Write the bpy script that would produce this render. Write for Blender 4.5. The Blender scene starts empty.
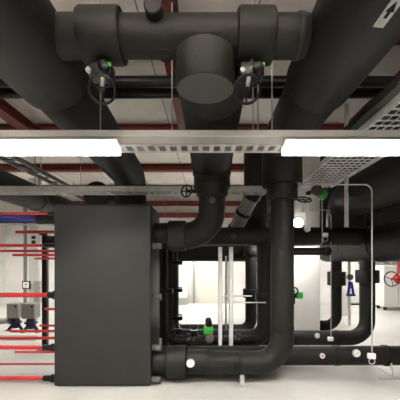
import bpy, bmesh, math, random
from mathutils import Vector, Matrix
random.seed(4)
S = bpy.context.scene
COL = S.collection
PI = math.pi
EYE = 1.5                      # camera height above the floor
F, CU, CV = 315.0, 207.0, 261.0
def at(u, v, d):               # a point of the plant room, d metres into the room
    return Vector(((u-CU)*d/F, d, EYE+(CV-v)*d/F))
def xz(x, d, zr):              # zr: height relative to eye level
    return Vector((x, d, EYE+zr))

# ------------------------------------------------------------------ materials
def mat(name, col, rough=.5, metal=0, noise=0, nscale=8, bump=0, bscale=60, emit=None, strength=0, spec=.5):
    m = bpy.data.materials.new(name); m.use_nodes = True
    nt = m.node_tree; b = nt.nodes['Principled BSDF']
    b.inputs['Base Color'].default_value = (*col, 1)
    b.inputs['Roughness'].default_value = rough
    b.inputs['Metallic'].default_value = metal
    b.inputs['Specular IOR Level'].default_value = spec if max(col) > .05 else .2
    tc = nt.nodes.new('ShaderNodeTexCoord')
    if noise:
        n = nt.nodes.new('ShaderNodeTexNoise'); n.inputs['Scale'].default_value = nscale; n.inputs['Detail'].default_value = 5
        nt.links.new(tc.outputs['Object'], n.inputs['Vector'])
        r = nt.nodes.new('ShaderNodeValToRGB')
        r.color_ramp.elements[0].position = .3; r.color_ramp.elements[1].position = .7
        r.color_ramp.elements[0].color = (*[c*(1-noise) for c in col], 1)
        r.color_ramp.elements[1].color = (*[min(1, c*(1+noise)) for c in col], 1)
        nt.links.new(n.outputs['Fac'], r.inputs['Fac']); nt.links.new(r.outputs['Color'], b.inputs['Base Color'])
    if bump:
        n = nt.nodes.new('ShaderNodeTexNoise'); n.inputs['Scale'].default_value = bscale
        nt.links.new(tc.outputs['Object'], n.inputs['Vector'])
        bp = nt.nodes.new('ShaderNodeBump'); bp.inputs['Strength'].default_value = bump; bp.inputs['Distance'].default_value = .01
        nt.links.new(n.outputs['Fac'], bp.inputs['Height']); nt.links.new(bp.outputs['Normal'], b.inputs['Normal'])
    if emit:
        b.inputs['Emission Color'].default_value = (*emit, 1); b.inputs['Emission Strength'].default_value = strength
    return m

def seams(m, col, dark, axis_scale, width, axis=0):
    """thin panel joints across one object axis"""
    nt = m.node_tree; b = nt.nodes['Principled BSDF']
    tc = nt.nodes.new('ShaderNodeTexCoord'); sp = nt.nodes.new('ShaderNodeSeparateXYZ')
    nt.links.new(tc.outputs['Object'], sp.inputs[0])
    mu = nt.nodes.new('ShaderNodeMath'); mu.operation = 'MULTIPLY'; mu.inputs[1].default_value = axis_scale
    fr = nt.nodes.new('ShaderNodeMath'); fr.operation = 'FRACT'
    ls = nt.nodes.new('ShaderNodeMath'); ls.operation = 'LESS_THAN'; ls.inputs[1].default_value = width
    nt.links.new(sp.outputs[axis], mu.inputs[0]); nt.links.new(mu.outputs[0], fr.inputs[0]); nt.links.new(fr.outputs[0], ls.inputs[0])
    n = nt.nodes.new('ShaderNodeTexNoise'); n.inputs['Scale'].default_value = 1.7; n.inputs['Detail'].default_value = 6
    nt.links.new(tc.outputs['Object'], n.inputs['Vector'])
    r = nt.nodes.new('ShaderNodeValToRGB')
    r.color_ramp.elements[0].position = .35; r.color_ramp.elements[1].position = .68
    r.color_ramp.elements[0].color = (*[c*.88 for c in col], 1); r.color_ramp.elements[1].color = (*col, 1)
    nt.links.new(n.outputs['Fac'], r.inputs['Fac'])
    mx = nt.nodes.new('ShaderNodeMix'); mx.data_type = 'RGBA'
    nt.links.new(ls.outputs[0], mx.inputs['Factor']); nt.links.new(r.outputs['Color'], mx.inputs['A'])
    mx.inputs['B'].default_value = (*dark, 1)
    nt.links.new(mx.outputs['Result'], b.inputs['Base Color'])

M = {}
M['foam']   = mat('black_foam', (.0112,.0109,.0097), .55, noise=.14, nscale=5, bump=.12, bscale=90)
M['foam2']  = mat('black_foam_smooth', (.0078,.0076,.0068), .5, noise=.1, nscale=7, bump=.06, bscale=70)
M['casing'] = mat('charcoal_casing', (.0215,.0212,.021), .5, noise=.08, nscale=3, bump=.08, bscale=120)
M['cap']    = mat('foam_end_cap', (.054,.053,.049), .7, noise=.06, nscale=6)
M['black']  = mat('black_enamel', (.008,.008,.008), .3)
M['galv']   = mat('galvanised_steel', (.46,.46,.44), .5, .3, noise=.12, nscale=14)
M['rail']   = mat('lacquered_grey_steel', (.55,.54,.52), .55, .1, noise=.06, nscale=10)
M['darkrail'] = mat('dark_green_grey_steel', (.045,.05,.043), .5, .2)
M['red']    = mat('red_lacquer', (.44,.022,.022), .4, noise=.08, nscale=12)
M['oxide']  = mat('red_oxide_primer', (.15,.018,.011), .6, noise=.18, nscale=6)
M['blue']   = mat('blue_pipe_paint', (.018,.02,.14), .4)
M['bluepart'] = mat('bright_blue_plastic', (.035,.04,.38), .45)
M['green']  = mat('green_plastic', (.035,.40,.04), .4)
M['brown']  = mat('brown_grey_plastic', (.10,.072,.06), .5)
M['white']  = mat('white_plastic', (.82,.81,.78), .45)
M['ink']    = mat('black_print', (.01,.01,.01), .5)
M['redink'] = mat('red_print', (.6,.03,.03), .5)
M['greyp']  = mat('grey_pipe_wrap', (.22,.21,.195), .5, noise=.12, nscale=10)
M['greybox'] = mat('light_grey_enamel', (.29,.285,.265), .45, noise=.06, nscale=10)
M['navy']   = mat('navy_cast_iron', (.015,.018,.05), .4)
M['pillar'] = mat('painted_concrete', (.56,.545,.515), .8, noise=.05, nscale=4, bump=.05, bscale=40)
M['wall']   = mat('white_wall', (.8,.79,.76), .85)
seams(M['wall'], (.74,.725,.695), (.5,.48,.45), 1/1.15, .012, 0)
M['wall_s'] = mat('white_side_wall', (.8,.79,.76), .85)
seams(M['wall_s'], (.72,.705,.675), (.5,.48,.45), 1/1.15, .012, 1)
M['ceil']   = mat('concrete_ceiling', (.6,.57,.53), .9)
seams(M['ceil'], (.80,.765,.71), (.25,.23,.21), 1/1.2, .014, 0)
M['floor']  = mat('sealed_concrete_floor', (.47,.455,.425), .42, noise=.07, nscale=1.6, bump=.03, bscale=25)
M['door']   = mat('cream_door', (.56,.53,.46), .6)
M['lens']   = mat('added_lamp_diffuser', (.9,.9,.88), .4, emit=(1.0,.975,.93), strength=32)  # only on the added, unseen hall lamps
M['lens_up'] = mat('added_uplight', (.9,.9,.88), .4, emit=(1.0,.96,.9), strength=200)  # upward glow added on the unseen row behind the camera
M['lens_deep'] = mat('box_lamp_diffuser', (.9,.9,.88), .4, emit=(1.0,.975,.93), strength=112)
M['lens_side'] = mat('box_lamp_side', (.9,.9,.88), .4, emit=(1.0,.975,.93), strength=2.2)
M['zinc'] = mat('bright_zinc', (.84,.84,.82), .5, .05, noise=.1, nscale=20)
M['lens_dome'] = mat('bulkhead_glass', (.9,.9,.88), .4, emit=(1.0,.975,.93), strength=18)
M['greypump'] = mat('warm_grey_enamel', (.17,.165,.15), .45, noise=.06, nscale=10)
M['lens_dim'] = mat('added_dim_diffuser', (.9,.9,.88), .4, emit=(1.0,.97,.92), strength=20)  # underside of the added row behind the camera
M['copper'] = mat('orange_brown_sheet', (.45,.16,.07), .5)

# ------------------------------------------------------------------ mesh helpers
class MB:
    def __init__(s): s.bm = bmesh.new()
    def box(s, x0, x1, y0, y1, z0, z1, bev=0, seg=2):
        t = bmesh.new(); bmesh.ops.create_cube(t, size=1)
        for v in t.verts:
            v.co = Vector(((x0+x1)/2+v.co.x*(x1-x0), (y0+y1)/2+v.co.y*(y1-y0), (z0+z1)/2+v.co.z*(z1-z0)))
        if bev: bmesh.ops.bevel(t, geom=list(t.edges), offset=bev, segments=seg, profile=.5, affect='EDGES')
        s._merge(t); return s
    def bar(s, a, b, w, h, up=Vector((0,0,1)), bev=0):
        a, b = Vector(a), Vector(b); d = (b-a); L = d.length; d.normalize()
        x = d.cross(up)
        if x.length < 1e-4: x = d.cross(Vector((1,0,0)))
        x.normalize(); y = x.cross(d).normalized()
        t = bmesh.new(); bmesh.ops.create_cube(t, size=1)
        for v in t.verts:
            c = v.co.copy(); v.co = Vector((c.x*w, c.y*h, c.z*L))
        if bev: bmesh.ops.bevel(t, geom=list(t.edges), offset=bev, segments=2, profile=.5, affect='EDGES')
        mtx = Matrix((x, y, d)).transposed().to_4x4(); mtx.translation = (a+b)/2
        bmesh.ops.transform(t, matrix=mtx, verts=t.verts)
        s._merge(t); return s
    def _merge(s, t):
        bmesh.ops.recalc_face_normals(t, faces=t.faces)
        me = bpy.data.meshes.new('tmp'); t.to_mesh(me); t.free()
        s.bm.from_mesh(me); bpy.data.meshes.remove(me)
    def tube(s, pts, rad, seg=28, caps=True):
        pts = [Vector(p) for p in pts]
        if not isinstance(rad, (list, tuple)): rad = [rad]*len(pts)
        t = bmesh.new(); rings = []
        T0 = (pts[1]-pts[0]).normalized()
        n = T0.cross(Vector((0,0,1)))
        if n.length < 1e-3: n = T0.cross(Vector((0,1,0)))
        n.normalize()
        for i, p in enumerate(pts):
            if i == 0: T = T0
            elif i == len(pts)-1: T = (pts[i]-pts[i-1]).normalized()
            else:
                T = ((pts[i]-pts[i-1]).normalized()+(pts[i+1]-pts[i]).normalized())
                T = T.normalized() if T.length > 1e-6 else (pts[i]-pts[i-1]).normalized()
            n = n-T*n.dot(T); n.normalize(); b = T.cross(n)
            rings.append([t.verts.new(p+(n*math.cos(2*PI*k/seg)+b*math.sin(2*PI*k/seg))*rad[i]) for k in range(seg)])
        for i in range(len(rings)-1):
            for k in range(seg):
                t.faces.new((rings[i][k], rings[i][(k+1)%seg], rings[i+1][(k+1)%seg], rings[i+1][k]))
        if caps:
            t.faces.new(list(reversed(rings[0]))); t.faces.new(rings[-1])
        s._merge(t); return s
    def lathe(s, p0, axis, prof, seg=32):
        """prof: (distance along the axis, radius); closed with caps"""
        p0 = Vector(p0); a = Vector(axis).normalized()
        n = a.cross(Vector((0,0,1)))
        if n.length < 1e-3: n = a.cross(Vector((0,1,0)))
        n.normalize(); b = a.cross(n)
        t = bmesh.new(); rings = []
        for (q, r) in prof:
            rings.append([t.verts.new(p0+a*q+(n*math.cos(2*PI*k/seg)+b*math.sin(2*PI*k/seg))*max(r, 1e-4)) for k in range(seg)])
        for i in range(len(rings)-1):
            for k in range(seg):
                t.faces.new((rings[i][k], rings[i][(k+1)%seg], rings[i+1][(k+1)%seg], rings[i+1][k]))
        t.faces.new(list(reversed(rings[0]))); t.faces.new(rings[-1])
        s._merge(t); return s
    def sleeve(s, a, b, r, bev=.012, seg=36):
        a, b = Vector(a), Vector(b); L = (b-a).length
        return s.lathe(a, b-a, [(0, r-bev), (bev*.3, r-bev*.3), (bev, r), (L-bev, r), (L-bev*.3, r-bev*.3), (L, r-bev)], seg)
    def torus(s, c, nrm, R, r, seg=36, rs=10):
        c = Vector(c); a = Vector(nrm).normalized()
        n = a.cross(Vector((0,0,1)))
        if n.length < 1e-3: n = a.cross(Vector((0,1,0)))
        n.normalize(); b = a.cross(n); t = bmesh.new(); rings = []
        for i in range(seg):
            th = 2*PI*i/seg; d = n*math.cos(th)+b*math.sin(th)
            rings.append([t.verts.new(c+d*(R+r*math.cos(2*PI*k/rs))+a*r*math.sin(2*PI*k/rs)) for k in range(rs)])
        for i in range(seg):
            for k in range(rs):
                t.faces.new((rings[i][k], rings[i][(k+1)%rs], rings[(i+1)%seg][(k+1)%rs], rings[(i+1)%seg][k]))
        s._merge(t); return s
    def build(s, name, m, parent=None, smooth=True):
        me = bpy.data.meshes.new(name); org = Vector((0,0,0)); q = parent
        while q is not None: org += Vector(q.location); q = q.parent
        if parent is None and len(s.bm.verts):
            lo = Vector([min(v.co[i] for v in s.bm.verts) for i in range(3)]); hi = Vector([max(v.co[i] for v in s.bm.verts) for i in range(3)])
            base = Vector(((lo.x+hi.x)/2, (lo.y+hi.y)/2, lo.z))
        else: base = Vector((0,0,0))
        for v in s.bm.verts: v.co -= org+base
        s.bm.to_mesh(me); s.bm.free()
        if smooth:
            for p in me.polygons: p.use_smooth = True
            me.set_sharp_from_angle(angle=math.radians(38))
        me.materials.append(m)
        o = bpy.data.objects.new(name, me); COL.objects.link(o)
        o.location = base
        if parent: o.parent = parent
        return o
def fillet(pts, R, n=12):
    pts = [Vector(p) for p in pts]; out = [pts[0]]
    for i in range(1, len(pts)-1):
        a = (pts[i-1]-pts[i]).normalized(); b = (pts[i+1]-pts[i]).normalized()
        ang = a.angle(b); r = R[i-1] if isinstance(R, (list, tuple)) else R
        t = r/math.tan(ang/2); c = pts[i]+(a+b).normalized()*(r/math.sin(ang/2))
        s0 = pts[i]+a*t-c; s1 = pts[i]+b*t-c
        w = s0.angle(s1)
        for k in range(n+1):
            f = k/n
            out.append(c+(s0*math.sin((1-f)*w)+s1*math.sin(f*w))/math.sin(w))
    out.append(pts[-1]); return out
def tag(o, label, cat, group=None):
    o['label'] = label; o['category'] = cat
    if group: o['group'] = group
    return o
def thing(name, label, cat, loc=(0,0,0), group=None):
    o = bpy.data.objects.new(name, None); COL.objects.link(o); o.location = loc; o.empty_display_size = .05
    return tag(o, label, cat, group)
def struct(mb, name, m):
    o = mb.build(name, m, None, smooth=False); o['kind'] = 'structure'; return o
def copy_tree(o, loc=None, parent=None):
    c = o.copy(); COL.objects.link(c)
    if parent: c.parent = parent
    for ch in [x for x in S.objects if x.parent == o]: copy_tree(ch, None, c)
    if loc is not None: c.location = loc
    return c

# ------------------------------------------------------------------ the room
XL, XR, YF, YB, ZC = -7.2, 8.2, -4.2, 11.2, EYE+2.5
struct(MB().box(XL, XR, YF, YB, -.2, 0), 'floor', M['floor'])
struct(MB().box(XL, XR, YF, YB, ZC, ZC+.2), 'ceiling', M['ceil'])
struct(MB().box(XL-.2, XR+.2, YB, YB+.2, -.2, ZC+.2), 'wall_back', M['wall'])
struct(MB().box(XL-.2, XR+.2, YF-.2, YF, -.2, ZC+.2), 'wall_front', M['wall'])
struct(MB().box(XL-.2, XL, YF, YB, -.2, ZC+.2), 'wall_left', M['wall_s'])
struct(MB().box(XR, XR+.2, YF, YB, -.2, ZC+.2), 'wall_right', M['wall_s'])
dr = struct(MB().box(-.42, .66, YB-.05, YB-.005, 0, 2.1, .006), 'door_1', M['door'])
f = MB()
f.box(-.5, -.42, YB-.08, YB-.004, 0, 2.18).box(.66, .74, YB-.08, YB-.004, 0, 2.18).box(-.5, .74, YB-.08, YB-.004, 2.1, 2.18)
f.build('door_frame', M['greybox'], dr, False)
h = MB(); h.lathe((-.32, YB-.05, 1.02), (0,-1,0), [(0,.012),(.05,.012)], 10).bar((-.33, YB-.1, 1.02), (-.2, YB-.1, 1.02), .018, .018)
h.build('door_handle', M['galv'], dr)

# red steel beams (I section)
def beam(p0, p1, label, w=.18, h=.15, vertical=False):
    p0, p1 = Vector(p0), Vector(p1)
    t = thing('steel_beam', label, 'steel beam', ((p0+p1)/2), 'red steel beams under the ceiling')
    up = Vector((0,0,1))
    MB().bar(p0, p1, w, .018).build('lower_flange', M['oxide'], t, False)
    MB().bar(p0+up*h/2, p1+up*h/2, .014, h-.018).build('web', M['oxide'], t, False)
    MB().bar(p0+up*h, p1+up*h, w, .018).build('upper_flange', M['oxide'], t, False)
ZB = ZC-.17
for y, lab in ((3.3,'red cross beam nearest the camera, above the arrowed black pipe'),
               (5.8,'red cross beam just over the front lamp rail'),
               (8.15,'red cross beam halfway down the room, seen under the front lamp rail'),
               (10.4,'red cross beam farthest away, close to the back wall')):
    beam((XL+.03, y, ZB), (XR-.03, y, ZB), lab)
for x, lab in ((-2.98,'red lengthwise beam running left of the big left pipe'),
               (-.36,'red lengthwise beam above the middle of the cross header'),
               (2.42,'red lengthwise beam right of the arrowed black pipe')):
    beam((x, YF+.03, ZB-.19), (x, 5.89, ZB-.19), lab, w=.2)
# red rails on the back wall
for zr, lab in ((2.03,'upper red steel rail on the back wall'), (1.62,'lower red steel rail on the back wall')):
    t = thing('wall_rail', lab, 'steel rail', (0, YB-.12, EYE+zr))
    MB().box(-6.5, 7.5, YB-.14, YB-.12, EYE+zr-.08, EYE+zr+.08).box(-6.5, 7.5, YB-.14, YB-.02, EYE+zr+.07, EYE+zr+.08).box(-6.5, 7.5, YB-.14, YB-.02, EYE+zr-.08, EYE+zr-.07).build('channel', M['oxide'], t, False)
    for k in range(8): MB().box(-6.4+k*1.95, -6.3+k*1.95, YB-.12, YB-.001, EYE+zr-.06, EYE+zr+.06).build('wall_bracket', M['oxide'], t, False)

# concrete pillar
pl = MB().box(1.63, 2.12, 5.9, 6.25, 0, ZC-.38, .012).build('concrete_pillar', M['pillar'], None, False)
tag(pl, 'white painted square concrete pillar behind the black riser', 'pillar')

# ------------------------------------------------------------------ lamp rail and lamps
def cable_tray(name, label, x0, x1, y0, y1, z, h, pitch, m, group=None, rung=.4):
    t = thing(name, label, 'cable tray', ((x0+x1)/2, (y0+y1)/2, z), group)
    a = MB().box(x0, x1, y0, y0+.004, z, z+h).box(x0, x1, y0, y0+.022, z+h-.004, z+h)
    a.build('side_rail', m, t, False)
    a = MB().box(x0, x1, y1-.004, y1, z, z+h).box(x0, x1, y1-.022, y1, z+h-.004, z+h)
    a.build('side_rail', m, t, False)
    w = y1-y0; b = MB()
    b.box(x0, x1, y0, y0+w*.22, z, z+.004).box(x0, x1, y1-w*.22, y1, z, z+.004)
    n = int((x1-x0)/pitch)
    for k in range(n+1):
        x = x0+k*pitch
        b.box(x, min(x1, x+pitch*rung), y0+w*.22, y1-w*.22, z, z+.004)
    b.build('perforated_base', m, t, False)
    return t
cable_tray('lamp_rail', 'long grey perforated rail across the front carrying both lit strip lamps', -3.4, 3.6, 2.495, 2.695, EYE+.925, .105, .09, M['rail'])
LR = [o for o in S.objects if o.name == 'lamp_rail'][0]
MB().box(-3.4, 3.6, 2.483, 2.4945, EYE+.982, EYE+1.034, .003).build('front_lip', M['white'], LR, False)
def strip_lamp(x0, y0, z0, label, L=1.5, W=.30, along='x', group='strip lamps', hang=True, up=False, deep=False):
    """z0: underside of the lens; the lens shines downwards out of a shallow white housing"""
    t = thing('strip_lamp', label, 'lamp', (x0, y0, z0), group)
    def bx(m, a0, a1, b0, b1, c0, c1, bev=0):
        if along == 'x': m.box(x0+a0, x0+a1, y0+b0, y0+b1, z0+c0, z0+c1, bev)
        else: m.box(x0+b0, x0+b1, y0+a0, y0+a1, z0+c0, z0+c1, bev)
        return m
    if deep:        # box shaped diffuser: bright underside, softly glowing sides
        bx(MB(), .012, L-.012, .012, W-.012, .048, .054).build('diffuser', M['lens_deep'], t, False)
        h = bx(MB(), .006, L-.006, .004, .0119, .0, .074); bx(h, .006, L-.006, W-.0119, W-.004, .0, .074)
        bx(h, .006, .0119, .012, W-.012, .0, .074); bx(h, L-.0119, L-.006, .012, W-.012, .0, .074)
        h.build('side_diffuser', M['lens_side'], t, False)
        bx(MB(), -.003, L+.003, .0, W, .0745, .0795).build('housing', M['rail'], t, False)
        for a in ((.0, .0055), (L-.0055, L)):
            bx(MB(), a[0], a[1], .02, W-.02, .055, .074).build('end_clip', M['white'], t, False)
        return t
    bx(MB(), .012, L-.012, .008, W-.008, .0, .008).build('diffuser', M['lens_dim' if up else 'lens'], t, False)
    h = bx(MB(), 0.0, L, 0, .007, -.002, .05); bx(h, 0.0, L, W-.007, W, -.002, .05); bx(h, 0.0, L, .0, W, .04, .05)
    h.build('housing', M['rail'], t, False)
    for a in ((-.006, .0), (L, L+.006)):
        bx(MB(), a[0], a[1], -.001, W+.001, -.004, .056).build('end_cap', M['white'], t, False)
    if up: bx(MB(), .02, L-.02, .03, W-.03, .0505, .058).build('added_uplight', M['lens_up'], t, False)  # added upward glow to brighten the ceiling
    if hang:
        for a in (.2, L-.2):
            px, py = (x0+a, y0+W/2) if along == 'x' else (x0+W/2, y0+a)
            MB().tube([(px, py, z0+.05), (px, py, ZC-.002)], .005, 8).build('suspension_rod', M['galv'], t)
    return t
strip_lamp(-2.185, 2.385, EYE+.845, 'lit white strip lamp under the front rail, left one above the charcoal casing', W=.15, hang=False, deep=True)
strip_lamp(.595, 2.385, EYE+.845, 'lit white strip lamp under the front rail, right one before the wire tray', W=.15, hang=False, deep=True)
# unseen lamps added to light the hall, built as hanging fixtures
strip_lamp(-2.75, 6.2, EYE+.52, 'added strip lamp hidden behind the charcoal casing')
strip_lamp(-6.0, 5.8, EYE+.9, 'added unseen strip lamp on the left side of the hall beyond the red rods')
strip_lamp(-6.75, 7.7, EYE+.9, 'added unseen strip lamp along the left wall by its far corner', along='y')
strip_lamp(-.3, 9.0, EYE+.55, 'added unseen strip lamp behind the middle black cross pipe')
strip_lamp(3.6, 7.55, EYE+.62, 'added unseen strip lamp behind the right black header pipe')
strip_lamp(-2.6, 9.6, EYE+.60, 'added unseen strip lamp far behind the charcoal casing, right of its row')
strip_lamp(-4.32, 9.6, EYE+.60, 'added unseen strip lamp far behind the charcoal casing, left of its row')
strip_lamp(-1.2, 10.4, EYE+.62, 'added unseen strip lamp close to the back wall above the door')
strip_lamp(.85, 5.30, EYE+.46, 'added unseen strip lamp just behind the black cross pipe, before the pillar', L=1.05)
strip_lamp(4.4, 9.8, EYE+.70, 'added unseen strip lamp far behind the right black header pipe')
for i, (x, y) in enumerate(((-2.9, -.8), (-.75, -.8), (1.5, -.8))):  # unseen row added behind the camera to light the front and the ceiling
    strip_lamp(x, y, EYE+1.90, 'added unseen strip lamp behind the camera, '+('left','middle','right')[i % 3]+' of its row', up=True)
t = thing('bulkhead_lamp', 'small bright round lamp on the pillar beside the black riser', 'lamp', at(297.5, 226, 5.8))
q = at(297.5, 223, 5.899)
MB().lathe(q, (0,-1,0), [(0,.10),(.03,.10),(.035,.09)], 24).build('base', M['white'], t)
MB().lathe(q+Vector((0,-.036,0)), (0,-1,0), [(0,.088),(.03,.085),(.055,.065),(.07,.03),(.073,.004)], 24).build('glass_dome', M['lens_dome'], t)
# hanger rods
def rod(x, y, z0, z1, label, r=.006, m='galv'):
    o = MB().tube([(x, y, z0), (x, y, z1)], r, 8).build('hanger_rod', M[m]); tag(o, label, 'hanger rod', 'thin hanger rods'); return o
for u, lab in ((100.5,'thin rod from the left handwheel down to the lamp rail'), (172,'thin rod left of the round end cap, holding the lamp rail'),
               (253,'thin rod beside the right handwheel, left of a pair'), (258,'thin rod beside the right handwheel, middle one'),
               (272,'thin rod right of the right handwheel against the arrowed pipe')):
    p = at(u, 130, 2.6); rod(p.x, 2.6, EYE+.93, ZC-.005, lab)

# ------------------------------------------------------------------ big overhead pipes
def lbl(label): return label
def ring_part(t, a, b, r, name='collar', m='foam', bev=.012):
    return MB().sleeve(a, b, r, bev).build(name, M[m], t)
# left
L0 = thing('overhead_pipe', 'huge black insulated pipe running into the room at upper left', 'pipe', xz(-1.2, 2.4, 1.145))
MB().sleeve(xz(-1.2, YF+.02, 1.44), xz(-1.2, 2.45, 1.44), .285, .02, 56).build('thick_sleeve', M['foam'], L0)
MB().tube(fillet([xz(-1.2, 2.44, 1.44), xz(-1.29, 5.35, 1.42), xz(-1.29, 5.35, -1.49)], .3, 14), .255, 48).build('pipe_run', M['foam'], L0)
# right, turning down into the riser
R0 = thing('overhead_pipe', 'huge black insulated pipe with arrow label that turns down into the riser', 'pipe', xz(.92, 3.9, -1.4))
MB().sleeve(xz(.912, YF+.02, 1.465), xz(.912, 2.56, 1.465), .272, .02, 56).build('thick_sleeve', M['foam'], R0)
XRi = .93
MB().tube(fillet([xz(.92, 2.55, 1.465), xz(.92, 3.9, 1.465), xz(.93, 3.9, .93)], .26, 14), .243, 44).build('elbow', M['foam'], R0)
MB().lathe(xz(.93, 3.9, .99), (0,0,-1), [(0,.17),(.01,.185),(.20,.187),(.235,.178),(.24,.15)], 40).build('collar', M['foam'], R0)
MB().tube(fillet([xz(.93, 3.9, .80), xz(.93, 3.9, -1.265), xz(-.30, 3.95, -1.265)], .33, 16), .142, 40).build('riser', M['foam'], R0)
ring_part(R0, xz(.93, 3.9, -.80), xz(.93, 3.9, -.87), .146, 'joint_band', 'foam2', .004)
ring_part(R0, xz(.05, 3.935, -1.265), xz(.03, 3.935, -1.265), .150, 'joint_band', 'foam2', .004)
ring_part(R0, xz(.42, 3.92, -1.265), xz(.36, 3.92, -1.265), .146, 'joint_band', 'foam2', .004)
MB().sleeve(xz(-.49, 3.95, -1.265), xz(-.255, 3.95, -1.265), .20, .02, 44).build('collar', M['foam'], R0)
MB().sleeve(xz(-.255, 3.95, -1.265), xz(-.0, 3.95, -1.265), .155, .01, 44).build('thick_sleeve', M['foam'], R0)
MB().sleeve(xz(-.668, 3.95, -1.265), xz(-.49, 3.95, -1.265), .15, .008, 40).build('nozzle', M['foam2'], R0)
MB().lathe(xz(.36, 3.86, -1.265), (0,-1,-.15), [(0,.05),(.085,.05),(.09,.045)], 24).build('plug', M['foam2'], R0)
# arrow label stuck on it
th0 = math.radians(32); 
def onpipe(y, phi, r=.2735):    # phi: angle around the right pipe, 0 = straight down, positive towards the left
    return Vector((.912-math.sin(phi)*r, y, EYE+1.465-math.cos(phi)*r))
def patch(y0, y1, p0, p1, r, name, m, parent, shape=None):
    t = bmesh.new(); n = 6
    if shape is None:
        g = [[t.verts.new(onpipe(y, p0+(p1-p0)*k/n, r)) for k in range(n+1)] for y in (y0, y1)]
        for k in range(n): t.faces.new((g[0][k], g[0][k+1], g[1][k+1], g[1][k]))
    else:
        vs = [t.verts.new(onpipe(y, p, r)) for (y, p) in shape]; t.faces.new(vs)
    r_ = bmesh.ops.solidify(t, geom=list(t.faces), thickness=-.0008)
    mb = MB(); mb._merge(t); return mb.build(name, m, parent)
pc = .14
al = thing('flow_arrow_label', 'white label with a black arrow stuck on the big right pipe', 'label', onpipe(1.46, pc))
patch(1.38, 1.612, pc-.1, pc+.1, .2732, 'backing', M['white'], al)
patch(0, 0, 0, 0, .2748, 'arrow', M['ink'], al, [(1.55, pc-.03), (1.55, pc+.03), (1.51, pc+.03), (1.51, pc+.075), (1.445, pc), (1.51, pc-.075), (1.51, pc-.03)])

# middle pipe: runs in, drops, turns left to the exchanger
C0 = thing('overhead_pipe', 'black insulated pipe in the middle that drops and turns left to the casing', 'pipe', xz(.06, 3.6, .1))
MB().sleeve(xz(.04, 2.14, 1.375), xz(.04, 2.5, 1.375), .268, .015, 48).build('thick_sleeve', M['foam'], C0)
MB().tube(fillet([xz(.04, 2.49, 1.37), xz(.06, 4.14, 1.30), xz(.065, 4.1, .95)], .24, 14), [.262]*9+[.25]*4+[.235]*4, 44).build('pipe_run', M['foam'], C0)
MB().lathe(xz(.065, 4.1, 1.045), (0,0,-1), [(0,.19),(.012,.207),(.17,.207),(.2,.198),(.205,.18)], 40).build('collar', M['foam'], C0)
MB().tube(fillet([xz(.065, 4.1, .86), xz(.065, 4.1, .33), xz(-.34, 4.1, .33)], .33, 16), .172, 40).build('elbow', M['foam'], C0)
MB().sleeve(xz(-.50, 4.1, .33), xz(-.27, 4.1, .33), .195, .018, 44).build('collar', M['foam'], C0)
MB().sleeve(xz(-.668, 4.1, .33), xz(-.50, 4.1, .33), .165, .01, 40).build('nozzle', M['foam2'], C0)
MB().lathe(xz(.065, 3.95, .755), (0,-1,-.1), [(0,.042),(.075,.042),(.08,.036)], 24).build('plug', M['cap'], C0)

t = thing('handwheel_valve', 'small black handwheel valve left of the collar on the middle pipe', 'valve', at(188, 198, 4.0))
q = at(186.5, 191, 3.98)
k = MB().torus(q, (-.4,-.8,.1), .075, .011, 28, 8)
e2 = Vector((0,.12,.99))
k.tube([q-e2*.073, q+e2*.073], .008, 8).tube([q-Vector((.066,-.033,0)), q+Vector((.066,-.033,0))], .008, 8)
k.build('handwheel', M['black'], t)
MB().tube([q, Vector((-.10, 4.1, EYE+.90))], .022, 12).build('stem', M['black'], t)
MB().lathe((-.11, 4.1, EYE+.90), (1,0,0), [(-.03,.03),(-.02,.05),(-.001,.05)], 18).build('body', M['black'], t)
# cross header between the two big pipes
H = thing('cross_header', 'black insulated header pipe crossing between the two huge overhead pipes', 'pipe', xz(-.1, 2.02, 1.3))
YH, ZH = 2.02, 1.437
hdr = lambda x: xz(x, YH, ZH)
MB().sleeve(hdr(-.93), hdr(.64), .125, .01, 44).build('pipe_run', M['foam'], H)
MB().sleeve(hdr(-.985), hdr(-.80), .128, .012, 44).build('stub_sleeve', M['foam'], H)
MB().sleeve(hdr(-.80), hdr(-.535), .164, .02, 48).build('valve_jacket', M['foam'], H)
MB().sleeve(hdr(.19), hdr(.425), .162, .02, 48).build('valve_jacket', M['foam'], H)
MB().sleeve(hdr(.425), hdr(.60), .127, .008, 44).build('stub_sleeve', M['foam'], H)
MB().sleeve(hdr(.565), hdr(.605), .134, .008, 44).build('flange_sleeve', M['foam'], H)
# drop with the round end cap
MB().lathe(xz(-.01, YH, 1.50), (0,0,-1), [(0,.07),(.10,.09),(.165,.165),(.18,.188),(.388,.19),(.40,.182)], 48).build('drop_leg', M['foam'], H)
MB().lathe(xz(-.01, YH, 1.1005), (0,0,-1), [(0,.18),(.004,.178)], 48).build('end_cap', M['cap'], H)
# little nozzles on the header
MB().lathe(xz(-.315, 1.95, 1.50), (0,-1,-.05), [(0,.055),(.115,.055),(.122,.048)], 28).build('nozzle', M['foam2'], H)
MB().lathe(xz(-.265, YH, 1.36), (0,-.2,-1), [(0,.05),(.055,.05),(.06,.04)], 24).build('nozzle', M['foam2'], H)

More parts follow.
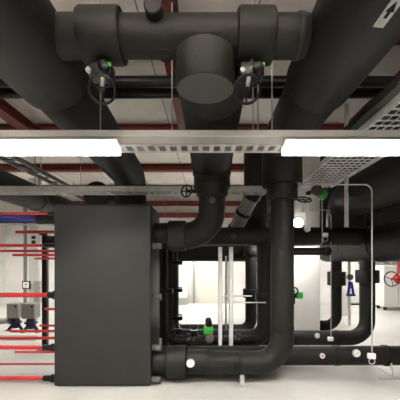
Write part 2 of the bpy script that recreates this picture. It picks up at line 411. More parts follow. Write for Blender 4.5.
# gear operated valves with handwheels under the header
def hand_valve(x, label, dx):
    t = thing('handwheel_valve', label, 'valve', (x, YH-.02, EYE+1.0), 'handwheel valves under the header')
    MB().tube([xz(x, YH, 1.33), xz(x, YH, 1.20)], .032, 16).build('stem', M['black'], t)
    g = MB(); c = xz(x, YH-.01, 1.19)
    g.box(c.x-.075, c.x+.07, c.y-.06, c.y+.05, c.z-.035, c.z+.05, .012)
    g.lathe((c.x+.03, c.y-.06, c.z), (0,-1,0), [(0,.035),(.03,.033),(.04,.02)], 20)
    g.build('gearbox', M['black'], t)
    MB().box(c.x+.03, c.x+.072, c.y-.066, c.y-.061, c.z+.012, c.z+.04, .002).build('green_tag', M['green'], t, False)
    MB().lathe((c.x-.065, c.y-.06, c.z-.015), (0,-1,0), [(0,.016),(.02,.016)], 10).build('bolt', M['galv'], t)
    w = xz(x+dx, YH-.10, 1.045); n = Vector((0,-.84,-.54))
    MB().tube([c+Vector((dx*.5,-.04,-.02)), w], .013, 12).build('shaft', M['galv'], t)
    k = MB().torus(w, n, .078, .0085)
    a = n.cross(Vector((1,0,0))).normalized(); b = Vector((1,0,0))
    for th in (.5, .5+2*PI/3, .5+4*PI/3):
        k.tube([w, w+(a*math.sin(th)+b*math.cos(th))*.076], .006, 8)
    k.lathe(w-n*.012, n, [(0,.018),(.024,.018)], 14)
    k.build('handwheel', M['black'], t)
hand_valve(-.665, 'black gear valve with handwheel hanging under the header at left', .025)
hand_valve(.285, 'black gear valve with handwheel right of the round end cap', -.04)

# two slim black pipes above, running across
for zr, y, lab, r in ((2.06, 3.62, 'slim glossy black pipe crossing overhead, front one of the pair', .062), (2.06, 3.86, 'slim glossy black pipe crossing overhead, rear one of the pair', .064)):
    t = thing('cross_pipe', lab, 'pipe', xz(0, y, zr))
    MB().sleeve((XL+.01, y, EYE+zr), (XR-.01, y, EYE+zr), r, .004, 24).build('pipe_run', M['black'], t)
    for x in (-3.4, -.35, 2.3):
        MB().sleeve((x, y, EYE+zr), (x+.05, y, EYE+zr), r+.012, .004, 24).build('pipe_clamp', M['darkrail'], t)

# ------------------------------------------------------------------ cable trays deeper in
cable_tray('cable_tray', 'grey perforated cable tray crossing behind the front rail, above the charcoal casing', -5.2, .875, 4.55, 4.78, EYE+1.0, .085, .085, M['galv'])
# wire mesh tray, running into the room at right
t = thing('wire_tray', 'galvanised wire mesh tray running into the room at upper right', 'cable tray', xz(1.66, 3.6, 1.15))
x0, x1, y0, y1, z = 1.40, 1.95, .6, 4.95, EYE+1.15
m = MB()
for k in range(9): m.tube([(x0+(x1-x0)*k/8, y0, z), (x0+(x1-x0)*k/8, y1, z)], .005, 6)
m.build('long_wires', M['zinc'], t)
m = MB()
for k in range(int((y1-y0)/.1)+1): m.box(x0-.004, x1+.004, y0+k*.1-.012, y0+k*.1+.012, z+.006, z+.012)
m.build('cross_wires', M['zinc'], t, False)
for x in (x0, x1): MB().box(x-.004, x+.004, y0, y1, z+.012, z+.07).build('side_rail', M['zinc'], t, False)
cb = None
for k in range(8):
    xx = x0+.045+k*.066
    o = MB().tube([(xx+.008*math.sin(y*2.1+k), y0+.02+y*(y1-y0-.04)/16, z+.034) for y in range(17)], .022, 10).build('power_cable', M['black'])
    tag(o, 'black cable lying in the wire mesh tray', 'cable', 'cables in the wire mesh tray')
# dark square rail next to it
o = MB().bar((1.29, .3, EYE+1.19), (1.29, 3.3, EYE+1.19), .07, .07, bev=.006).build('support_rail', M['darkrail'], None, False)
tag(o, 'dark green grey square rail running beside the wire mesh tray', 'rail')
# strut rail on the left
t = thing('cable_tray', 'narrow galvanised cable channel running into the room at upper left', 'cable tray', xz(-2.5, 5, 1.25))
MB().box(-2.56, -2.54, 1.0, 9.5, EYE+1.25, EYE+1.31).box(-2.38, -2.36, 1.0, 9.5, EYE+1.25, EYE+1.31).build('side_rail', M['greyp'], t, False)
m = MB()
for k in range(30): m.box(-2.54, -2.38, 1.1+k*.28, 1.14+k*.28, EYE+1.25, EYE+1.265)
m.build('rungs', M['darkrail'], t, False)
for u, d, lab in ((35, 6.9, 'thin rod over the left red rods, left of a pair'), (41, 6.9, 'thin rod over the left red rods, right of a pair')):
    p = at(u, 170, d); rod(p.x, d, EYE+1.60, ZC-.005, lab, .012)
# brackets joining the rods to the tray
# pipes on the far left and behind the casing
t = thing('overhead_pipe', 'black insulated pipe at far left, half hidden behind the cable channel', 'pipe', xz(-2.75, 6, .8))
MB().sleeve(xz(-3.75, 2.5, 1.38), xz(-3.75, YB-.02, 1.38), .27, .012, 40).build('pipe_run', M['foam'], t)
MB().sleeve(xz(-3.75, 6.84, 1.38), xz(-3.75, 6.96, 1.38), .285, .012, 40).build('collar', M['foam'], t)
t = thing('overhead_pipe', 'round black pipe end peeking over the tray above the casing', 'pipe', xz(-1.85, 6, .8))
MB().sleeve(xz(-1.85, 5.25, 1.11), xz(-1.85, YB-.02, 1.11), .225, .03, 40).build('pipe_run', M['foam'], t)

# ------------------------------------------------------------------ the plate heat exchanger
HX = thing('plate_heat_exchanger', 'big charcoal insulated box with red tie rods, left of the middle', 'heat exchanger', (-1.245, 4.1, 0))
BX0, BX1, BY0, BY1, BT = -1.821, -.670, 3.75, 4.45, EYE+.667
MB().box(BX0, BX1, BY0, BY1, .012, BT, .014, 3).build('casing', M['casing'], HX)
MB().box(BX0+.03, BX1-.03, BY0+.03, BY1-.03, 0, .015).build('base', M['black'], HX, False)
MB().box(BX0+.01, BX1-.01, BY0+.01, BY1-.01, BT-.002, BT+.012, .005).build('lid', M['casing'], HX, False)
def tie(u0, v, d, r, slv_u=None, m='red', slant=0):
    a = at(u0, v, d); b = Vector((BX0-.001, d, a.z+slant))
    if u0 <= 0: a = Vector((at(u0, v, d).x-.7, d, a.z))
    rr = MB().tube([a, b], r, 16).build('tie_rod', M[m], HX)
    if slv_u:
        s = at(slv_u, v, d); 
        k = MB(); k.lathe((s.x, d, a.z), (1,0,0), [(0,r*1.15),(.01,r*1.45),((b.x-s.x)*.55,r*1.45),((b.x-s.x)*.56,r*2.0),(b.x-s.x, r*2.0)], 20)
        k.build('sleeve', M['black'], rr)
tie(0, 213.5, 3.85, .017, 48)
tie(16, 232, 4.4, .022)
tie(0, 245.5, 4.0, .02, 44)
tie(0, 251, 4.4, .018)
tie(13, 255, 4.42, .018)
tie(35, 258.5, 4.2, .014)
tie(0, 295, 3.86, .028, 48)
tie(45, 309, 4.4, .018)
tie(40, 325.5, 4.4, .016)
tie(10, 331, 4.4, .018)
tie(0, 338, 4.4, .02)
tie(0, 347.5, 3.86, .025, 43)
tie(15, 352, 4.1, .014)
tie(0, 364, 4.25, .013)
tie(0, 378.3, 3.86, .025, 43)
# bolt ends on the right face
for v, d in ((297, 3.9), (348, 3.88), (380, 3.82), (246, 3.9)):
    z = at(0, v, d).z
    if z < .05: z = .065
    MB().lathe((BX1-.001, d, z), (1,0,0), [(0,.042),(.10,.042),(.11,.032)], 20).build('bolt_cap', M['cap'], HX)
# frame at the back of the exchanger: support column and carrying bar
t = thing('support_column', 'black steel post standing behind the red tie rods', 'post', (-2.72, 5.3, 0))
MB().box(-2.76, -2.68, 5.26, 5.34, .012, EYE+.43, .006).build('post', M['black'], t, False)
MB().box(-2.84, -2.60, 5.18, 5.42, 0, .012).build('base_plate', M['black'], t, False)
MB().box(-2.79, -2.65, 5.23, 5.37, EYE+.43, EYE+.47, .004).build('head_plate', M['black'], t, False)
MB().box(-2.76, BX0-.6, 5.27, 5.33, EYE+.30, EYE+.42, .004).build('carrying_bar', M['black'], t, False)
# blue pipe
t = thing('blue_pipe', 'dark blue pipe with black end entering the charcoal casing at left', 'pipe', at(20, 220, 4.0))
p = at(38, 219, 4.1)
MB().tube([(-4.6, 4.1, p.z), (p.x, 4.1, p.z)], .056, 24).build('pipe_run', M['blue'], t)
MB().sleeve((p.x-.005, 4.1, p.z), (BX0-.002, 4.1, p.z), .068, .006, 24).build('sleeve', M['foam2'], t)
MB().bar((-4.6, 4.1, p.z-.075), (-2.0, 4.1, p.z-.075), .05, .018).build('support_angle', M['galv'], t, False)

# ------------------------------------------------------------------ pipes behind the exchanger
H2 = thing('plate_heat_exchanger', 'second charcoal insulated box, hidden behind the big one with the red tie rods', 'heat exchanger', (-1.2, 6.5, 0))
MB().box(-1.75, -.60, 6.1, 6.75, .012, EYE+.38, .014, 3).build('casing', M['casing'], H2)
MB().box(-1.72, -.63, 6.13, 6.72, 0, .015).build('base', M['black'], H2, False)
for zz in (-1.1, -.55, .15): MB().lathe((-.601, 6.3, EYE+zz), (1,0,0), [(0,.04),(.09,.04),(.1,.03)], 20).build('bolt_cap', M['cap'], H2)
def riser(u, v0, v1, d, r, label, clamps=()):
    a, b = at(u, v0, d), at(u, v1, d)
    t = thing('riser_pipe', label, 'pipe', (a.x, d, 0))
    MB().tube([(a.x, d, max(b.z, .0)), (a.x, d, a.z)], r, 20).build('pipe_run', M['foam2'], t)
    for v in clamps:
        c = at(u, v, d)
        MB().box(a.x-r-.012, a.x+r+.08, d-r-.01, d+r+.01, c.z-.035, c.z+.035, .006).build('pipe_clamp', M['black'], t, False)
riser(165, 240, 400, 5.2, .052, 'slim black riser close behind the casing side', (291,))
riser(175.5, 240, 400, 5.8, .050, 'slim black riser framing the bright back wall at left', (290, 263, 318))
# cross pipe behind
t = thing('cross_pipe', 'black insulated pipe crossing behind the riser at eye height', 'pipe', xz(1, 5, .3))
MB().sleeve(xz(-.55, 5.0, .39), xz(2.62, 5.0, .39), .145, .012, 40).build('pipe_run', M['foam'], t)
for x in (-.2, 1.5): MB().sleeve(xz(x, 5.0, .39), xz(x+.07, 5.0, .39), .152, .008, 40).build('joint_band', M['foam2'], t)
MB().lathe(xz(.41, 4.88, .38), (0,-1,0), [(0,.04),(.08,.04),(.086,.034)], 24).build('plug', M['cap'], t)
t = thing('branch_pipe', 'short slim black pipe under the cross pipe, right of the riser', 'pipe', xz(1.5, 4.6, .1))
MB().sleeve(xz(1.02, 4.6, .14), xz(1.80, 4.6, .14), .055, .008, 24).build('pipe_run', M['foam2'], t)
MB().sleeve(xz(1.70, 4.6, .14), xz(1.78, 4.6, .14), .066, .008, 24).build('collar', M['foam2'], t)
# pale grey elbow between the middle pipe and the riser
t = thing('grey_elbow_pipe', 'short pale grey pipe piece with black clamps beside the middle pipe', 'pipe', at(244, 212, 5.4))
a, b = at(252, 196, 5.2), at(234, 232, 5.6)
MB().tube([a, a.lerp(b, .5)+Vector((.0, 0, .0)), b], .125, 28).build('pipe_run', M['greyp'], t)
dv = (b-a)
for f0 in (.42, .86): MB().sleeve(a+dv*f0, a+dv*(f0+.07), .142, .006, 28).build('pipe_clamp', M['black'], t)
MB().sleeve(a-dv*.18, a+dv*.05, .15, .01, 28).build('collar', M['foam2'], t)

t = thing('upright_pipe', 'thick black upright pipe behind the riser, right of the grey pipe piece', 'pipe', xz(.97, 6.16, .4))
MB().tube([xz(.97, 6.16, .16), xz(.97, 6.16, 2.49)], .25, 36).build('pipe_run', M['foam2'], t)
MB().sleeve(xz(.97, 6.16, .62), xz(.97, 6.16, .80), .29, .015, 36).build('collar', M['foam2'], t)
t = thing('upright_pipe', 'black upright pipe rising from the far end of the right header', 'pipe', xz(2.62, 6.85, .5))
MB().tube([xz(2.62, 6.78, .40), xz(2.62, 6.78, 2.49)], .20, 32).build('pipe_run', M['foam2'], t)
# looped pipe framing the bright centre
t = thing('bent_pipe', 'black pipe bending round the lower right of the bright back wall', 'pipe', xz(.79, 5.8, -1.4))
MB().tube(fillet([xz(.81, 5.8, .30), xz(.81, 5.8, -1.27), xz(-.5, 5.8, -1.27)], .2, 12), .105, 28).build('pipe_run', M['foam'], t)
c = at(250, 293, 5.8)
MB().sleeve((.81, 5.8, c.z-.08), (.81, 5.8, c.z+.08), .15, .01, 28).build('collar', M['foam2'], t)
MB().sleeve(xz(.81, 5.8, .22), xz(.81, 5.8, .10), .14, .01, 28).build('collar', M['foam2'], t)
t = thing('bent_pipe', 'black pipe dropping behind the riser and turning along the floor', 'pipe', xz(1.0, 5.05, -1.4))
MB().tube(fillet([xz(.93, 5.0, .28), xz(.93, 5.0, -1.22), xz(-.55, 5.0, -1.22)], .22, 12), .137, 28).build('pipe_run', M['foam'], t)
MB().sleeve(xz(.93, 5.0, -.5), xz(.93, 5.0, -.62), .16, .01, 28).build('collar', M['foam2'], t)
t = thing('straight_pipe', 'black pipe under the cross pipe roofing the bright back wall', 'pipe', xz(.2, 5.8, .1))
MB().sleeve(xz(-.59, 6.14, .155), xz(1.5, 6.14, .155), .165, .01, 32).build('pipe_run', M['foam2'], t)
# valve cluster low in the middle
def low_valve(u, v, d, label, green=False):
    c = at(u, v, d)
    t = thing('gate_valve', label, 'valve', (c.x, d, c.z-.15), 'valves behind the bottom pipe')
    m = MB(); m.lathe((c.x-.07, d, c.z), (1,0,0), [(0,.07),(.02,.07),(.021,.05),(.119,.05),(.12,.07),(.14,.07)], 24)
    m.lathe((c.x, d, c.z), (0,0,1), [(0,.05),(.09,.045),(.10,.06),(.12,.06)], 20)
    m.build('body', M['black'], t)
    MB().lathe((c.x, d-.05, c.z), (0,-1,0), [(0,.03),(.03,.03)], 18).build('plug', M['cap'], t)
    if green:
        MB().box(c.x-.075, c.x+.06, d-.08, d+.06, c.z+.10, c.z+.20, .012).build('actuator', M['green'], t)
        MB().lathe((c.x, d-.02, c.z+.20), (-.1,0,1), [(0,.04),(.04,.05),(.10,.045),(.13,.025)], 20).build('actuator_head', M['black'], t)
        MB().lathe((c.x+.01, d-.075, c.z+.05), (0,-1,0), [(0,.058),(.05,.058),(.055,.052)], 24).build('knob', M['brown'], t)
    else:
        MB().torus((c.x, d, c.z+.16), (0,-.3,1), .06, .008).tube([(c.x, d, c.z+.1), (c.x, d, c.z+.17)], .012, 10).tube([(c.x-.06, d, c.z+.16), (c.x+.06, d, c.z+.16)], .007, 8).build('handwheel', M['black'], t)
low_valve(209, 340, 4.55, 'green topped valve with brown round knob behind the bottom pipe', True)
low_valve(178, 336, 4.9, 'small black valve close to the casing, behind the bottom pipe')
low_valve(194, 338, 4.7, 'small black valve just left of the green topped valve')
t = thing('manifold_pipe', 'black low pipe carrying the small valves behind the bottom pipe', 'pipe', xz(0, 4.72, -1.3))
MB().sleeve(xz(-.6, 4.72, -1.19), xz(.75, 4.72, -1.19), .07, .006, 24).build('pipe_run', M['foam2'], t)
for x in (-.52, -.3, .45): MB().sleeve(xz(x, 4.72, -1.19), xz(x+.06, 4.72, -1.19), .1, .006, 24).build('flange', M['black'], t)

# galvanised posts
def post(u, d, v0, w, label):
    a = at(u, v0, d)
    t = thing('strut_post', label, 'post', (a.x, d, 0), 'galvanised posts in the middle')
    MB().box(a.x-w/2, a.x-w/2+.006, d-w/2, d+w/2, .01, a.z).box(a.x+w/2-.006, a.x+w/2, d-w/2, d+w/2, .01, a.z).box(a.x-w/2, a.x+w/2, d-w/2, d-w/2+.006, .01, a.z).build('channel', M['zinc'], t, False)
    MB().box(a.x-w, a.x+w, d-w, d+w, 0, .012).build('base_plate', M['zinc'], t, False)
post(220.3, 4.42, 247, .058, 'galvanised strut post, left one of the tall pair before the bright wall')
post(231, 4.42, 247, .058, 'galvanised strut post, right one of the tall pair before the bright wall')
post(226, 5.45, 256, .032, 'thin galvanised post between and behind the tall pair')
for v, lab, d in ((296, 'thin horizontal bar on the posts, upper one', 4.47), (302.5, 'thin horizontal bar on the posts, lower one', 4.47)):
    a, b = at(222, v, d), at(266 if v > 300 else 252, v, d)
    o = MB().tube([a, b], .008, 8).build('cross_bar', M['zinc']); tag(o, lab, 'bar', 'thin bars on the posts')
# support foot under the bottom pipe
t = thing('pipe_support', 'small pale steel foot under the bottom pipe', 'pipe support', (.42, 3.86, 0))
MB().box(.33, .52, 3.74, 3.90, 0, .008).build('base_plate', M['galv'], t, False)
MB().box(.40, .45, 3.80, 3.84, .008, .12).build('stem', M['galv'], t, False)

# ------------------------------------------------------------------ right side pipes
t = thing('floor_pipe', 'front black insulated floor pipe running out of view at right', 'pipe', xz(2.6, 4.25, -1.41))
zc = -1.28
MB().sleeve(xz(-.6, 4.27, zc), xz(5.2, 4.27, zc), .128, .01, 40).build('pipe_run', M['foam'], t)
for u0, u1, r in ((335, 341, .134), (386, 391, .14)):
    MB().sleeve(xz(at(u0,0,4.2).x, 4.27, zc), xz(at(u1,0,4.2).x, 4.27, zc), r, .006, 40).build('joint_band', M['foam2'], t)
t = thing('pipe_stand', 'steel stand with flat base under the right floor pipe', 'pipe support', (2.42, 4.2, 0))
MB().box(2.2, 2.62, 3.98, 4.03, 0, .008).box(2.40, 2.46, 4.0, 4.4, 0, .008).build('base_plate', M['galv'], t, False)
MB().tube([(2.43, 4.1, .005), (2.43, 4.16, .16)], .012, 10).build('stem', M['galv'], t)
# second and third return pipes
t = thing('return_pipe', 'black pipe dropping from the right header and bending left, nearer one', 'pipe', xz(2.67, 5.25, -1.4))
MB().tube(fillet([xz(2.67, 5.25, .02), xz(2.67, 5.25, -1.28), xz(.72, 5.25, -1.28)], .3, 14), .122, 32).build('pipe_run', M['foam'], t)
MB().sleeve(xz(2.67, 5.25, -.15), xz(2.67, 5.25, -.36), .185, .012, 36).build('collar', M['foam'], t)
MB().sleeve(xz(2.2, 5.25, -1.28), xz(2.13, 5.25, -1.28), .127, .004, 32).build('joint_band', M['foam2'], t)
t = thing('return_pipe', 'black pipe dropping from the right header and bending left, farther one', 'pipe', xz(2.67, 6.5, -1.4))
MB().tube(fillet([xz(2.67, 6.5, .02), xz(2.67, 6.5, -1.33), xz(1.5, 6.5, -1.33)], .22, 14), .105, 28).build('pipe_run', M['foam'], t)
MB().sleeve(xz(2.67, 6.5, -.22), xz(2.67, 6.5, -.5), .18, .012, 32).build('collar', M['foam'], t)
# header into the room
t = thing('header_pipe', 'thick black header at right from which two pipes drop', 'pipe', xz(2.67, 5, 0))
MB().sleeve(xz(2.70, 2.3, .29), xz(2.67, 7.0, .27), .29, .05, 48).build('pipe_run', M['foam'], t)
for y in (4.75, 5.75, 6.2): MB().sleeve(xz(2.68, y, .28), xz(2.68, y+.05, .28), .297, .006, 48).build('joint_band', M['foam2'], t)
t = thing('overhead_pipe', 'thick black pipe right of the wire tray, bending down', 'pipe', xz(2.2, 4, .4))
MB().tube(fillet([xz(2.24, .3, .97), xz(2.2, 5.0, .97), xz(2.2, 5.0, .5)], .33, 12), .29, 44).build('pipe_run', M['foam'], t)
t = thing('overhead_pipe', 'black pipe entering from the right and bending down into the header', 'pipe', xz(3, 5, .5))
MB().tube(fillet([xz(5.6, 5.35, .82), xz(2.86, 5.35, .82), xz(2.80, 5.35, .5)], .3, 14), .24, 40).build('pipe_run', M['foam2'], t)
MB().sleeve(xz(3.35, 5.35, .82), xz(3.43, 5.35, .82), .255, .008, 40).build('joint_band', M['foam'], t)
# hanging strut
t = thing('hanging_strut', 'pale grey strut hanging below the wire tray at right', 'strut', at(346.5, 228, 4.3))
a, b = at(346.5, 227, 4.3), at(346.5, 150, 4.3)
MB().box(a.x-.022, a.x+.022, 4.28, 4.32, a.z, ZC-.36).build('channel', M['rail'], t, False)
# thin conduits with sensors
def sensor(label, pts, box_c, R=.04, loop=True, r=.008):
    t = thing('pipe_sensor', label, 'sensor', Vector(box_c)-Vector((0,0,.05)), 'sensors on pipes')
    MB().tube(fillet(pts, R, 8), r, 10).build('conduit', M['galv'], t)
    c = Vector(box_c)
    MB().box(c.x-.04, c.x+.04, c.y-.025, c.y+.025, c.z-.03, c.z+.03, .006).build('housing', M['white'], t, False)
    if loop: MB().torus((c.x+.005, c.y, c.z-.06), (0,1,0), .034, .005, 20, 8).build('cable_loop', M['galv'], t)
    return t
dd = 3.62
q = at(371.5, 356, dd)
t = sensor('white sensor box with tall thin conduit on the right floor pipe', [at(315, 184.5, dd), at(372, 184.5, dd), at(372, 354, dd)], at(371.5, 356, dd), .09)
MB().tube([(q.x, q.y+.02, q.z), at(371.5, 357, 4.16)], .012, 10).build('probe', M['black'], t)
dd = 4.55
sensor('white sensor box hanging on a thin conduit right of the upper valve', [at(322, 196, dd), at(322.5, 245, dd), at(294, 246, dd)], at(325, 235, dd), .05)
dd = 4.9
sensor('white sensor box on the second floor pipe, under a thin conduit', [at(310, 210, dd), at(331, 210, dd), at(331, 336, dd)], at(330.5, 339, dd), .05, False, .007)
# gauges
def gauge(u, v, d, r, label, dot=False, stem=.08):
    c = at(u, v, d)
    t = thing('pressure_gauge', label, 'gauge', c, 'round gauges on pipes')
    MB().lathe(c, (0,-1,0), [(0,r),(.018,r),(.022,r*.93)], 24).build('case', M['galv'], t)
    MB().lathe(c+Vector((0,-.0225,0)), (0,-1,0), [(0,r*.88),(.002,r*.88)], 24).build('dial', M['white'], t)
    n = MB()
    if dot: n.lathe(c+Vector((0,-.025,0)), (0,-1,0), [(0,r*.42),(.002,r*.42)], 16)
    else: n.bar(c+Vector((-r*.3,-.026,-r*.25)), c+Vector((r*.5,-.026,r*.4)), .004, .002, Vector((0,1,0)))
    n.build('pointer', M['redink'] if dot else M['ink'], t, False)
    MB().tube([c+Vector((0,0,0)), c+Vector((0,stem,0))], .012, 10).build('stem', M['galv'], t)
gauge(190.5, 363, 3.72, .05, 'white round gauge on the bottom pipe next to the big collar')
gauge(322, 355.5, 4.11, .034, 'small white gauge with red centre on the right floor pipe', True)
gauge(356, 353, 4.11, .052, 'larger white gauge near the middle of the right floor pipe')
gauge(317, 335.5, 5.1, .042, 'small white gauge on the second floor pipe before the pillar')
gauge(307, 229, 4.82, .05, 'white gauge on the cross pipe below the upper valve')
# upper valve by the pillar
t = thing('actuated_valve', 'valve with black handwheel and green brown actuator before the pillar top', 'valve', at(309, 226, 4.85))
c = at(309, 226, 4.85)
MB().tube([(c.x, 4.92, c.z-.05), (c.x, 4.92, at(0,193,4.92).z)], .014, 14).build('stem', M['zinc'], t)
w = at(304, 199.5, 4.7)
k = MB().torus(w, (0,-.6,1), .105, .012)
k.tube([w+Vector((-.1,0,0)), w+Vector((.1,0,0))], .008, 8).tube([w+Vector((0,-.085,-.05)), w+Vector((0,.085,.05))], .008, 8).tube([w, Vector((c.x, 4.92, w.z+.02))], .012, 8)
k.build('handwheel', M['black'], t)
g = at(316, 191, 4.75)
MB().lathe(g, (0,-1,0), [(0,.085),(.06,.085),(.07,.075)], 28).build('actuator_cap', M['brown'], t)
g2 = at(322, 194, 4.83)
MB().lathe(g2+Vector((-.02,.0,0)), (.35,-.6,-.2), [(-.03,.05),(.0,.085),(.06,.085),(.07,.07)], 24).build('actuator', M['green'], t)
MB().tube([g+Vector((0,.01,0)), Vector((c.x, 4.92, g.z))], .035, 14).build('actuator_neck', M['black'], t)
q = at(306, 208, 4.62)
MB().box(q.x-.045, q.x+.045, 4.60, 4.65, q.z-.055, q.z+.06, .006).tube([(q.x, 4.64, q.z), (q.x+.04, 4.92, q.z)], .01, 8).build('control_box', M['white'], t, False)
# green valve low by the pillar
t = thing('lever_valve', 'valve with green body and black handle low before the pillar', 'valve', at(294, 297, 4.9))
a = at(287, 295, 4.9); b = at(297, 295, 4.9)
MB().tube([a, b], .04, 14).build('body', M['black'], t)
MB().box(b.x-.02, b.x+.085, 4.85, 4.95, b.z-.055, b.z+.05, .014).build('actuator', M['green'], t)
hh = at(294.5, 291, 4.8)
MB().torus(hh, (0,-1,.1), .052, .012, 24, 8).tube([hh+Vector((0,0,-.05)), hh+Vector((.0,0,-.2))], .011, 8).tube([hh, hh+Vector((0,.1,-.06))], .012, 8).build('handle', M['black'], t)
t = thing('riser_pipe', 'black pipe hidden behind the riser carrying the green lever valve', 'pipe', xz(1.2, 4.9, -1.3))
MB().tube([xz(1.2, 4.9, .27), xz(1.2, 4.9, -1.5)], .10, 24).build('pipe_run', M['foam2'], t)

# ------------------------------------------------------------------ things along the walls
# right background
t = thing('wall_cabinet', 'white cabinet on small black feet by the back wall at right', 'cabinet', at(392, 303, 9.6))
a, b = at(384, 301, 9.6), at(412, 266, 9.6)
MB().box(a.x, b.x, 9.6, 10.1, .1, b.z, .008).build('body', M['white'], t, False)
MB().box(a.x+.43, a.x+.435, 9.594, 9.6, .13, b.z-.03).build('door_gap', M['ink'], t, False)
for x in (a.x+.03, b.x-.1): 
    for y in (9.63, 10.0): MB().box(x, x+.07, y, y+.07, 0, .1).build('foot', M['ink'], t, False)
t = thing('floor_plinth', 'low grey plinth on the floor left of the white cabinet', 'plinth', at(370, 305, 10.8))
MB().box(at(349,0,10.8).x, at(382,0,10.8).x, 10.75, 11.1, 0, .06, .004).build('slab', M['greybox'], t, False)
MB().box(at(349,0,10.8).x, at(382,0,10.8).x, 10.73, 10.749, 0, .05).build('edge_strip', M['ink'], t, False)
t = thing('handwheel_valve', 'red valve with large black handwheel before the white cabinet', 'valve', at(396, 285, 8.2))
c = at(391.5, 279, 8.2); n = Vector((-.85,-.53,0))
k = MB().torus(c, n, .19, .016)
e1 = n.cross(Vector((0,0,1))).normalized(); e2 = Vector((0,0,1))
for th in (.3, .3+2*PI/3, .3+4*PI/3): k.tube([c, c+(e1*math.cos(th)+e2*math.sin(th))*.185], .01, 8)
k.build('handwheel', M['black'], t)
MB().tube([c, c-n*.3], .025, 12).build('stem', M['red'], t)
bd = c-n*.3
MB().lathe(bd, -n, [(0,.09),(.02,.13),(.10,.14),(.16,.1),(.22,.1)], 24).build('body', M['red'], t)
bp = bd-n*.12
MB().tube([(bp.x, bp.y, EYE-.40), (bp.x, bp.y, ZC-.01)], .07, 20).build('pipe_run', M['oxide'], t)
t = thing('wire_tray', 'small wire tray on the back wall above the white cabinet', 'cable tray', at(380, 262, 10.9))
a, b = at(362, 264, 10.9), at(400, 256, 10.9)
m = MB()
for k in range(5): m.box(a.x, b.x+1, 10.85, 10.87, a.z+.065*k, a.z+.065*k+.02)
for k in range(8): m.box(a.x+k*.3, a.x+k*.3+.02, 10.85, 11.19, a.z, a.z+.28)
m.build('wires', M['greybox'], t, False)
t = thing('lever_valve', 'bright blue valve lever hanging between the two return pipes', 'valve', at(350, 296, 7.4))
c = at(349.5, 277, 7.4)
MB().lathe(c, (0,-1,0), [(-.05,.06),(.05,.075),(.06,.06)], 20).build('body', M['greyp'], t)
m = MB(); q = at(350.5, 283, 7.36)
m.bar(q+Vector((-.02,0,.03)), q+Vector((-.06,0,-.28)), .045, .03, Vector((0,1,0))).bar(q+Vector((.02,0,.03)), q+Vector((.07,0,-.26)), .045, .03, Vector((0,1,0))).bar(q+Vector((-.04,0,-.1)), q+Vector((.05,0,-.1)), .03, .08, Vector((0,1,0))).bar(q+Vector((-.09,0,-.28)), q+Vector((.1,0,-.28)), .05, .07, Vector((0,1,0)))
m.build('lever', M['bluepart'], t, False)
MB().tube([(c.x+.0, 7.42, 0), (c.x, 7.42, EYE+.9)], .04, 16).build('pipe_run', M['white'], t)
t = thing('white_column', 'slim white square column between the two return pipes', 'column', at(345, 310, 8.6))
MB().box(at(342,0,8.6).x, at(347.5,0,8.6).x, 8.6, 8.76, 0, ZC-.4, .006).build('shaft', M['pillar'], t, False)
# centre background: low cabinet
t = thing('wall_cabinet', 'white cabinet with grey base on the back wall seen past the slim risers', 'cabinet', at(183, 303, 10.8))
a, b = at(178, 303, 10.8), at(187, 262, 10.8)
MB().box(a.x-.3, b.x, 10.7, 11.15, .25, b.z+.25, .008).build('body', M['white'], t, False)
MB().box(a.x-.3, b.x, 10.72, 11.15, 0, .25).build('base', M['greybox'], t, False)
# left background
t = thing('trunking_post', 'white perforated trunking post standing by the left wall', 'post', at(33, 320, 8.0))
a, b = at(28.5, 320, 8.0), at(38, 222, 8.0)
MB().box(a.x, b.x, 8.0, 8.12, 0, ZC-.4, .006).build('shaft', M['pillar'], t, False)
for v in (237.5, 242):
    q = at(33.5, v, 7.995); MB().box(q.x-.05, q.x+.05, 7.99, 8.0, q.z-.04, q.z+.04).build('slot', M['ink'], t, False)
sg = thing('wall_notice', 'small framed white notice on the trunking post', 'sign', at(26, 285, 7.9))
q = at(26, 285, 7.93)
MB().box(q.x-.1, q.x+.1, 7.93, 7.955, q.z-.1, q.z+.1).build('frame', M['ink'], sg, False)
MB().box(q.x-.075, q.x+.075, 7.925, 7.93, q.z-.075, q.z+.075).build('sheet', M['white'], sg, False)
MB().box(q.x-.02, q.x+.025, 7.921, 7.9245, q.z-.0, q.z+.03).build('mark', M['ink'], sg, False)
q = at(30, 285, 7.955)
MB().box(at(24,0,7.96).x, at(40,0,7.96).x, 7.957, 7.999, q.z-.02, q.z+.02).build('mounting_bar', M['galv'], sg, False)
t = thing('junction_box', 'grey junction box on the trunking post beside the notice', 'box', at(37, 295, 7.9))
a, b = at(34.5, 303, 7.9), at(40.5, 281, 7.9)
MB().box(a.x, b.x, 7.86, 7.999, a.z, b.z, .006).build('case', M['greybox'], t, False)
MB().box(a.x+.012, b.x-.012, 7.85, 7.86, a.z+.015, b.z-.015, .003).build('cover', M['greybox'], t, False)
t = thing('grey_tube', 'thin grey upright standing in for the shade just left of the trunking post', 'pipe', at(25, 318, 8.2))
a = at(25.3, 300, 8.2)  # grey tube put in for the shading beside the trunking post
MB().tube([(a.x, 8.2, 0.0), (a.x, 8.2, ZC-.4)], .045, 16).build('pipe_run', M['greypump'], t)
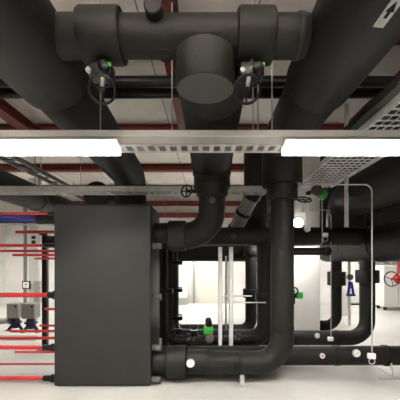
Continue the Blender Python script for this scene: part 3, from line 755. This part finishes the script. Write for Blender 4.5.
# pumps
pd = MB().box(at(-14,0,6.2).x, at(43,0,6.2).x, 5.95, 6.6, 0, .10, .006).build('pump_plinth', M['pillar'], None, False)
tag(pd, 'low concrete plinth under the two small pumps', 'plinth')
def pump(u, d, s, label):
    c = at(u, 0, d); zt = at(0, 303, d).z
    t = thing('circulation_pump', label, 'pump', (c.x, d, .1), 'small pumps on the plinth')
    MB().box(c.x-.13*s, c.x+.13*s, d-.12, d+.12, zt-.29, zt, .015).build('control_box', M['greypump'], t, False)
    MB().lathe((c.x, d, zt-.3), (0,0,-1), [(0,.07),(.06,.09),(.07,.12),(.1,.12),(.11,.08),(.16,.1),(.2,.07)], 24).build('body', M['navy'], t)
    for sx in (-1, 1): MB().bar((c.x+sx*.05, d, zt-.42), (c.x+sx*.14, d, .11), .035, .05).box(c.x+sx*.14-.04, c.x+sx*.14+.04, d-.06, d+.06, .1, .115).build('leg', M['navy'], t, False)
    MB().lathe((c.x+.09*s, d-.12, zt-.05), (0,-1,0), [(0,.02),(.02,.02)], 12).build('knob', M['ink'], t)
pump(15.5, 6.35, .85, 'small pump with pale grey box, left one on the plinth')
pump(31, 6.2, 1.0, 'small pump with darker grey box, right one on the plinth')
t = thing('grey_tube', 'grey pipe sloping to the left pump from the left wall', 'pipe', at(5, 325, 6.9))
a, b = at(-60, 331, 6.35), at(9.5, 320, 6.35)
MB().tube([a, b], .06, 20).build('pipe_run', M['greyp'], t)
MB().sleeve(b+Vector((-.03,0,-.008)), b+Vector((.02,0,.004)), .08, .006, 20).build('flange', M['greyp'], t)

# ------------------------------------------------------------------ camera, world, view
cam = bpy.data.cameras.new('camera'); co = bpy.data.objects.new('camera', cam); COL.objects.link(co)
co.location = (0, 0, EYE); co.rotation_euler = (PI/2, 0, 0)
cam.sensor_fit = 'HORIZONTAL'; cam.sensor_width = 36; cam.lens = 36*F/400
cam.shift_x = -(CU-200)/400; cam.shift_y = (CV-200)/400; cam.clip_start = .02
S.camera = co
w = bpy.data.worlds.new('World'); S.world = w; w.use_nodes = True
w.node_tree.nodes['Background'].inputs['Color'].default_value = (.9,.95,1,1)
w.node_tree.nodes['Background'].inputs['Strength'].default_value = .05
vs = S.view_settings; vs.view_transform = 'Standard'; vs.look = 'None'; vs.gamma = 1; vs.use_curve_mapping = False
vs.exposure = 0.6
